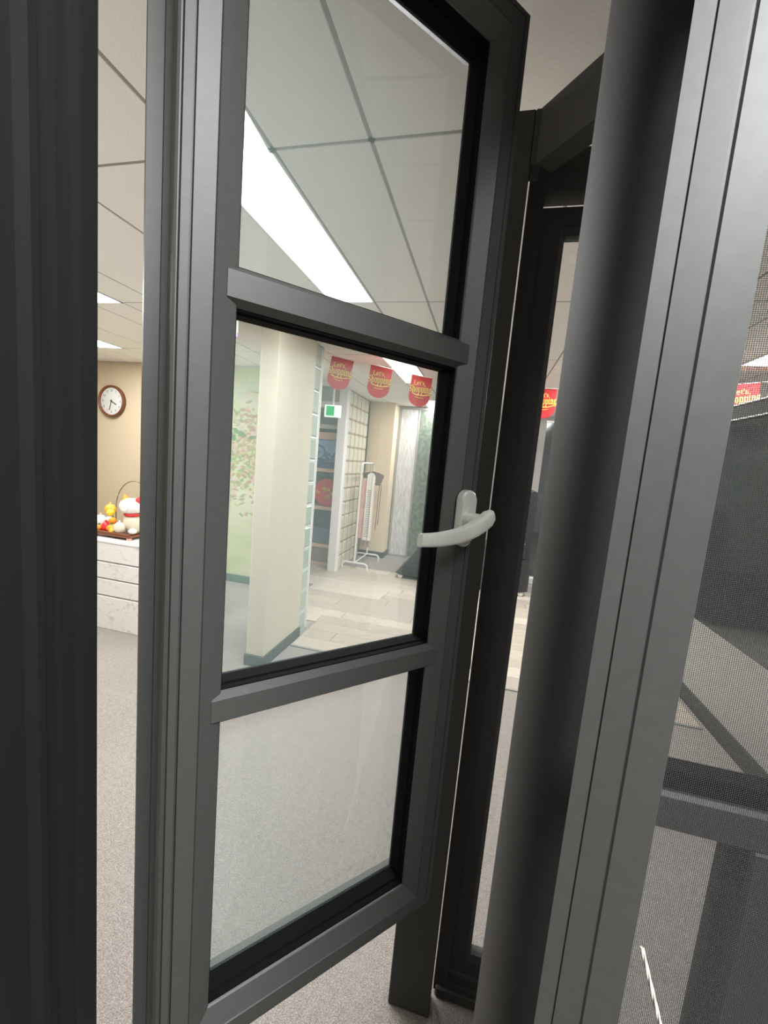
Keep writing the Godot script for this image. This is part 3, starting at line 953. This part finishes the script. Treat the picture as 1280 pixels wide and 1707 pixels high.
func garment(called, label, x0, x1, y0, y1, z, m, sd, flare := 0.0):
	var t := thing(called, label, "garment", Vector3(0, 0, z))
	var st := new_st()
	var nu := 14
	var nv := 12
	var c: float = (x0 + x1) / 2
	for side in [1.0, -1.0]:
		var P := func(i, j) -> Vector3:
			var u: float = float(i) / nu
			var v: float = float(j) / nv
			var w: float = (x1 - x0) / 2 * (1.0 + flare * v)
			var edge := sqrt(maxf(0.0, 1.0 - pow(2 * u - 1, 4)))
			return Vector3(c + (2 * u - 1) * w, lerpf(y1, y0, v) - (0.05 * pow(absf(2 * u - 1), 2) * (1 - v)), side * edge * (0.018 + 0.008 * sin(u * 17 + sd + v * 2.0)) + 0.008 * sin(u * 9 + sd))
		for i in nu:
			for j in nv:
				var q := [P.call(i, j), P.call(i + 1, j), P.call(i + 1, j + 1), P.call(i, j + 1)]
				var n: Vector3 = (q[2] - q[0]).cross(q[3] - q[1]).normalized()
				if n.z * side < 0: n = -n
				var uv := [Vector2(float(i) / nu, float(j) / nv), Vector2(float(i + 1) / nu, float(j) / nv), Vector2(float(i + 1) / nu, float(j + 1) / nv), Vector2(float(i) / nu, float(j + 1) / nv)]
				stri(st, [q[0], q[1], q[2]], [n, n, n], [uv[0], uv[1], uv[2]])
				stri(st, [q[0], q[2], q[3]], [n, n, n], [uv[0], uv[2], uv[3]])
	mk("cloth", st, m, t)
	st = new_st()
	var hk := [Vector3(c, y1 - 0.01, 0), Vector3(c, y1 + 0.05, 0)]
	for i in 9:
		var a := PI * i / 8.0
		hk.append(Vector3(c, 1.545 + 0.022 * sin(a) + 0.003, 0.02 - 0.02 * (1 - cos(a))))
	tube(st, hk, 0.0025, 6)
	tube(st, [Vector3(c - (x1 - x0) * 0.42, y1 - 0.045, 0), Vector3(c, y1 + 0.004, 0), Vector3(c + (x1 - x0) * 0.42, y1 - 0.045, 0)], 0.005, 8)
	mk("hanger", st, M.brown_cloth, t)
	return t

func garment_rack():
	var t := thing("garment_rack", "white tubular clothes rack standing in front of the beige pillar", "clothes rack", Vector3(-1.72, 0, -5.68))
	var st := new_st()
	var path := [Vector3(0, 0.10, 0), Vector3(0.0, 0.8, 0), Vector3(0, 1.46, 0)]
	for i in 7:
		var a := PI / 2 * i / 6
		path.append(Vector3(0, 1.49 + 0.07 * sin(a), -0.07 * (1 - cos(a))))
	path.append(Vector3(0, 1.56, -0.33))
	for i in 7:
		var a := PI / 2 * i / 6
		path.append(Vector3(0, 1.49 + 0.07 * cos(a), -0.59 - 0.07 * sin(a)))
	path.append(Vector3(0, 0.8, -0.66))
	path.append(Vector3(0, 0.10, -0.66))
	tube(st, path, 0.014, 12, Vector2.ONE, Vector3.RIGHT)
	mk("upright_frame", st, M.white_gloss, t)
	for z in [0.0, -0.66]:
		st = new_st()
		var fp := [Vector3(-0.188, 0.0, z), Vector3(-0.188, 0.05, z)]
		for i in 5:
			var a := PI / 2 * i / 4
			fp.append(Vector3(-0.188 + 0.05 * (1 - cos(a)), 0.05 + 0.05 * sin(a), z))
		for i in 5:
			var a := PI / 2 * i / 4
			fp.append(Vector3(0.15 + 0.05 * sin(a), 0.05 + 0.05 * cos(a), z))
		fp.append(Vector3(0.2, 0.0, z))
		tube(st, fp, 0.014, 12, Vector2.ONE, Vector3(0, 0, 1))
		mk("foot_rail", st, M.white_gloss, t)
	st = new_st()
	tube(st, [Vector3(0, 0.10, 0), Vector3(0, 0.10, -0.66)], 0.010, 10)
	mk("lower_bar", st, M.white_gloss, t)
	garment("striped_dress", "long pale dress with a ladder of grey dashes, middle of the clothes rack", -1.675, -1.555, 0.42, 1.43, -5.86, M.striped_cloth, 1.0, 0.1)
	garment("pink_trousers", "long pale pink garment hanging left on the clothes rack", -1.79, -1.66, 0.42, 1.34, -5.97, M.pink_cloth, 2.0, 0.25)
	garment("taupe_coat", "long taupe coat hanging deepest on the clothes rack, behind the pink garment", -1.80, -1.63, 0.26, 1.40, -6.12, M.taupe_cloth, 3.0)
	var dk = garment("dark_belted_top", "short dark brown top with two dangling straps hanging behind the striped dress", -1.81, -1.47, 1.24, 1.44, -6.05, M.brown_cloth, 4.0, -0.3)
	for e in [[-1.53, 1.26, 0.55], [-1.50, 1.26, 0.64]]:
		st = new_st()
		tube(st, [Vector3(e[0], e[1], 0.0), Vector3(e[0] - 0.006, 0.9, 0.006), Vector3(e[0] - 0.012, e[2], 0.0)], 0.005, 6)
		mk("strap", st, M.black, dk)

func chair_and_back():
	# glazed panels of the back of the room
	var g := thing("glass_back_screen", "tall pale and green glass panels along the back of the room", "screen", Vector3(0, 0, -6.92))
	boxn("pale_panel", Vector3(-1.47, 0.03, 0), Vector3(-1.18, 2.5, 0.02), M.curtain_panel, g, 0.003)
	boxn("green_panel", Vector3(-1.15, 0.03, 0), Vector3(-0.55, 2.5, 0.02), M.green_glass, g, 0.003)
	boxn("green_panel", Vector3(-0.52, 0.03, 0), Vector3(0.08, 2.5, 0.02), M.green_glass, g, 0.003)
	for x in [-1.50, -1.18, -0.55, 0.08]:
		boxn("mullion", Vector3(x, 0, -0.01), Vector3(x + 0.03, 2.5, 0.03), M.tee_bar, g, 0.003)
	boxn("head_rail", Vector3(-1.5, 2.5, -0.01), Vector3(0.11, CEIL, 0.03), M.tee_bar, g, 0.003)
	boxn("floor_rail", Vector3(-1.5, 0.0, -0.01), Vector3(0.11, 0.03, 0.03), M.tee_bar, g, 0.003)
	# black padded recliner with a lifted pointed foot and white castors
	var t := thing("recliner_chair", "long black padded recliner with a pointed foot end and white castors", "recliner", Vector3(0, 0, -5.6))
	var st := new_st()
	prism(st, PackedVector2Array([Vector2(-1.07, 0.085), Vector2(-0.98, 0.19), Vector2(-0.88, 0.32), Vector2(-0.80, 0.44), Vector2(-0.74, 0.58), Vector2(-0.66, 0.62), Vector2(0.30, 0.50), Vector2(0.66, 0.50), Vector2(0.70, 0.46), Vector2(0.70, 0.09), Vector2(0.60, 0.06), Vector2(-1.0, 0.06)]), Vector3(0, 0, -0.62), Vector3(0, 0, 0.05), Vector3.RIGHT, Vector3.UP)
	mk("seat_body", st, M.black_leather, t)
	st = new_st()
	prism(st, PackedVector2Array([Vector2(0.42, 0.50), Vector2(0.56, 1.35), Vector2(0.64, 1.40), Vector2(0.74, 1.36), Vector2(0.76, 0.50)]), Vector3(0, 0, -0.60), Vector3(0, 0, 0.0), Vector3.RIGHT, Vector3.UP)
	mk("backrest", st, M.black_leather, t)
	boxn("armrest", Vector3(0.1, 0.50, -0.02), Vector3(0.62, 0.72, 0.06), M.black_leather, t, 0.02)
	for x in [-1.0, 0.62]:
		for z in [-0.56, 0.02]:
			st = new_st()
			lathe(st, [Vector2(0.001, -0.018), Vector2(0.03, -0.018), Vector2(0.036, -0.008), Vector2(0.036, 0.008), Vector2(0.03, 0.018), Vector2(0.001, 0.018)], Transform3D(Basis(Vector3.RIGHT, PI / 2), Vector3(x, 0.044, z)), 18)
			mk("castor", st, M.white_gloss, t)
	# dark roll-up banner stand behind the recliner
	var b := thing("banner_stand", "tall dark banner stand behind the recliner, seen past the round post", "banner", Vector3(1.13, 0, -6.40))
	boxn("banner_sheet", Vector3(-0.36, 0.10, -0.004), Vector3(0.36, 2.36, 0.0), M.dark_glass, b)
	boxn("top_bar", Vector3(-0.37, 2.36, -0.012), Vector3(0.37, 2.39, 0.012), M.steel, b, 0.003)
	boxn("base", Vector3(-0.40, 0.0, -0.09), Vector3(0.40, 0.10, 0.09), M.steel, b, 0.01)

func flags():
	var at := [Vector3(-1.349, 2.49, -3.611), Vector3(-1.008, 2.45, -3.70), Vector3(-0.669, 2.42, -3.897), Vector3(0.4545, 2.42, -4.21), Vector3(1.872, 2.46, -3.89)]
	var labels := ["leftmost red bunting flag with yellow script, beside the glass block column", "second red bunting flag with yellow script, left of the far light panel", "third red bunting flag, partly over the far light panel by the sash stile", "red bunting flag in the narrow slit between sash and round post", "dim red bunting flag seen through the insect screen under the light panel"]
	var sag := [Vector3(-1.50, 2.53, -3.55)]
	for k in at.size():
		sag.append(at[k])
		if k == 2: sag.append_array([Vector3(-0.29, 2.40, -4.02), Vector3(0.09, 2.40, -4.13)])
		if k == 3: sag.append_array([Vector3(0.9, 2.41, -4.15), Vector3(1.4, 2.43, -4.02)])
	sag.append(Vector3(2.6, 2.53, -3.7))
	var st := new_st()
	tube(st, sag, 0.003, 6)
	tag(mk("bunting_string", st, M.white), "thin string stretched under the ceiling carrying the red bunting flags", "string")
	for k in at.size():
		var prev: Vector3 = sag[sag.find(at[k]) - 1]
		var nxt: Vector3 = sag[sag.find(at[k]) + 1]
		var x := (nxt - prev).normalized()
		var z := x.cross(Vector3.UP).normalized()
		var y := z.cross(x).normalized()
		var t := thing("bunting_flag", labels[k], "flag", at[k], "red bunting flags")
		t.basis = Basis(x, y, z)
		var pts := PackedVector2Array([Vector2(-0.1, 0), Vector2(0.1, 0)])
		for i in 17:
			var a := PI * i / 16
			pts.append(Vector2(0.1 * cos(a), -0.19 - 0.085 * sin(a)))
		st = new_st()
		prism(st, pts, Vector3(0, 0, -0.001), Vector3(0, 0, 0.001), Vector3.RIGHT, Vector3.UP)
		mk("cloth", st, M.flag_cloth, t)
		text(t, "Let's", Vector3(-0.018, -0.064, 0.0012), 34, 0.0016, M.flag_gold, Vector3(0.8, 1.0, 1))
		text(t, "Shopping", Vector3(0.003, -0.1225, 0.0012), 34, 0.0022, M.flag_ink, Vector3(0.60, 1.12, 1))
		text(t, "Shopping", Vector3(0, -0.118, 0.0028), 34, 0.0022, M.flag_gold, Vector3(0.60, 1.12, 1))
		st = new_st()
		tube(st, [Vector3(-0.075, -0.158, 0.0018), Vector3(-0.03, -0.172, 0.0018), Vector3(0.03, -0.172, 0.0018), Vector3(0.08, -0.156, 0.0018)], 0.005, 6)
		tube(st, [Vector3(-0.04, -0.190, 0.0018), Vector3(0.0, -0.196, 0.0018), Vector3(0.04, -0.190, 0.0018)], 0.003, 6)
		mk("gold_flourish", st, M.flag_gold, t)

func text(parent, s, at: Vector3, size, px, m, stretch: Vector3):
	var tm := TextMesh.new()
	tm.text = s
	var f := SystemFont.new()
	f.font_names = PackedStringArray(["Droid Serif"])
	f.font_italic = true
	f.font_weight = 700
	tm.font = f
	tm.font_size = size
	tm.pixel_size = px
	tm.depth = 0.0012
	tm.curve_step = 3.0
	mk("lettering", tm, m, parent, Transform3D(Basis(Vector3(0, 0, 1), 0.06) * Basis.from_scale(stretch), at))
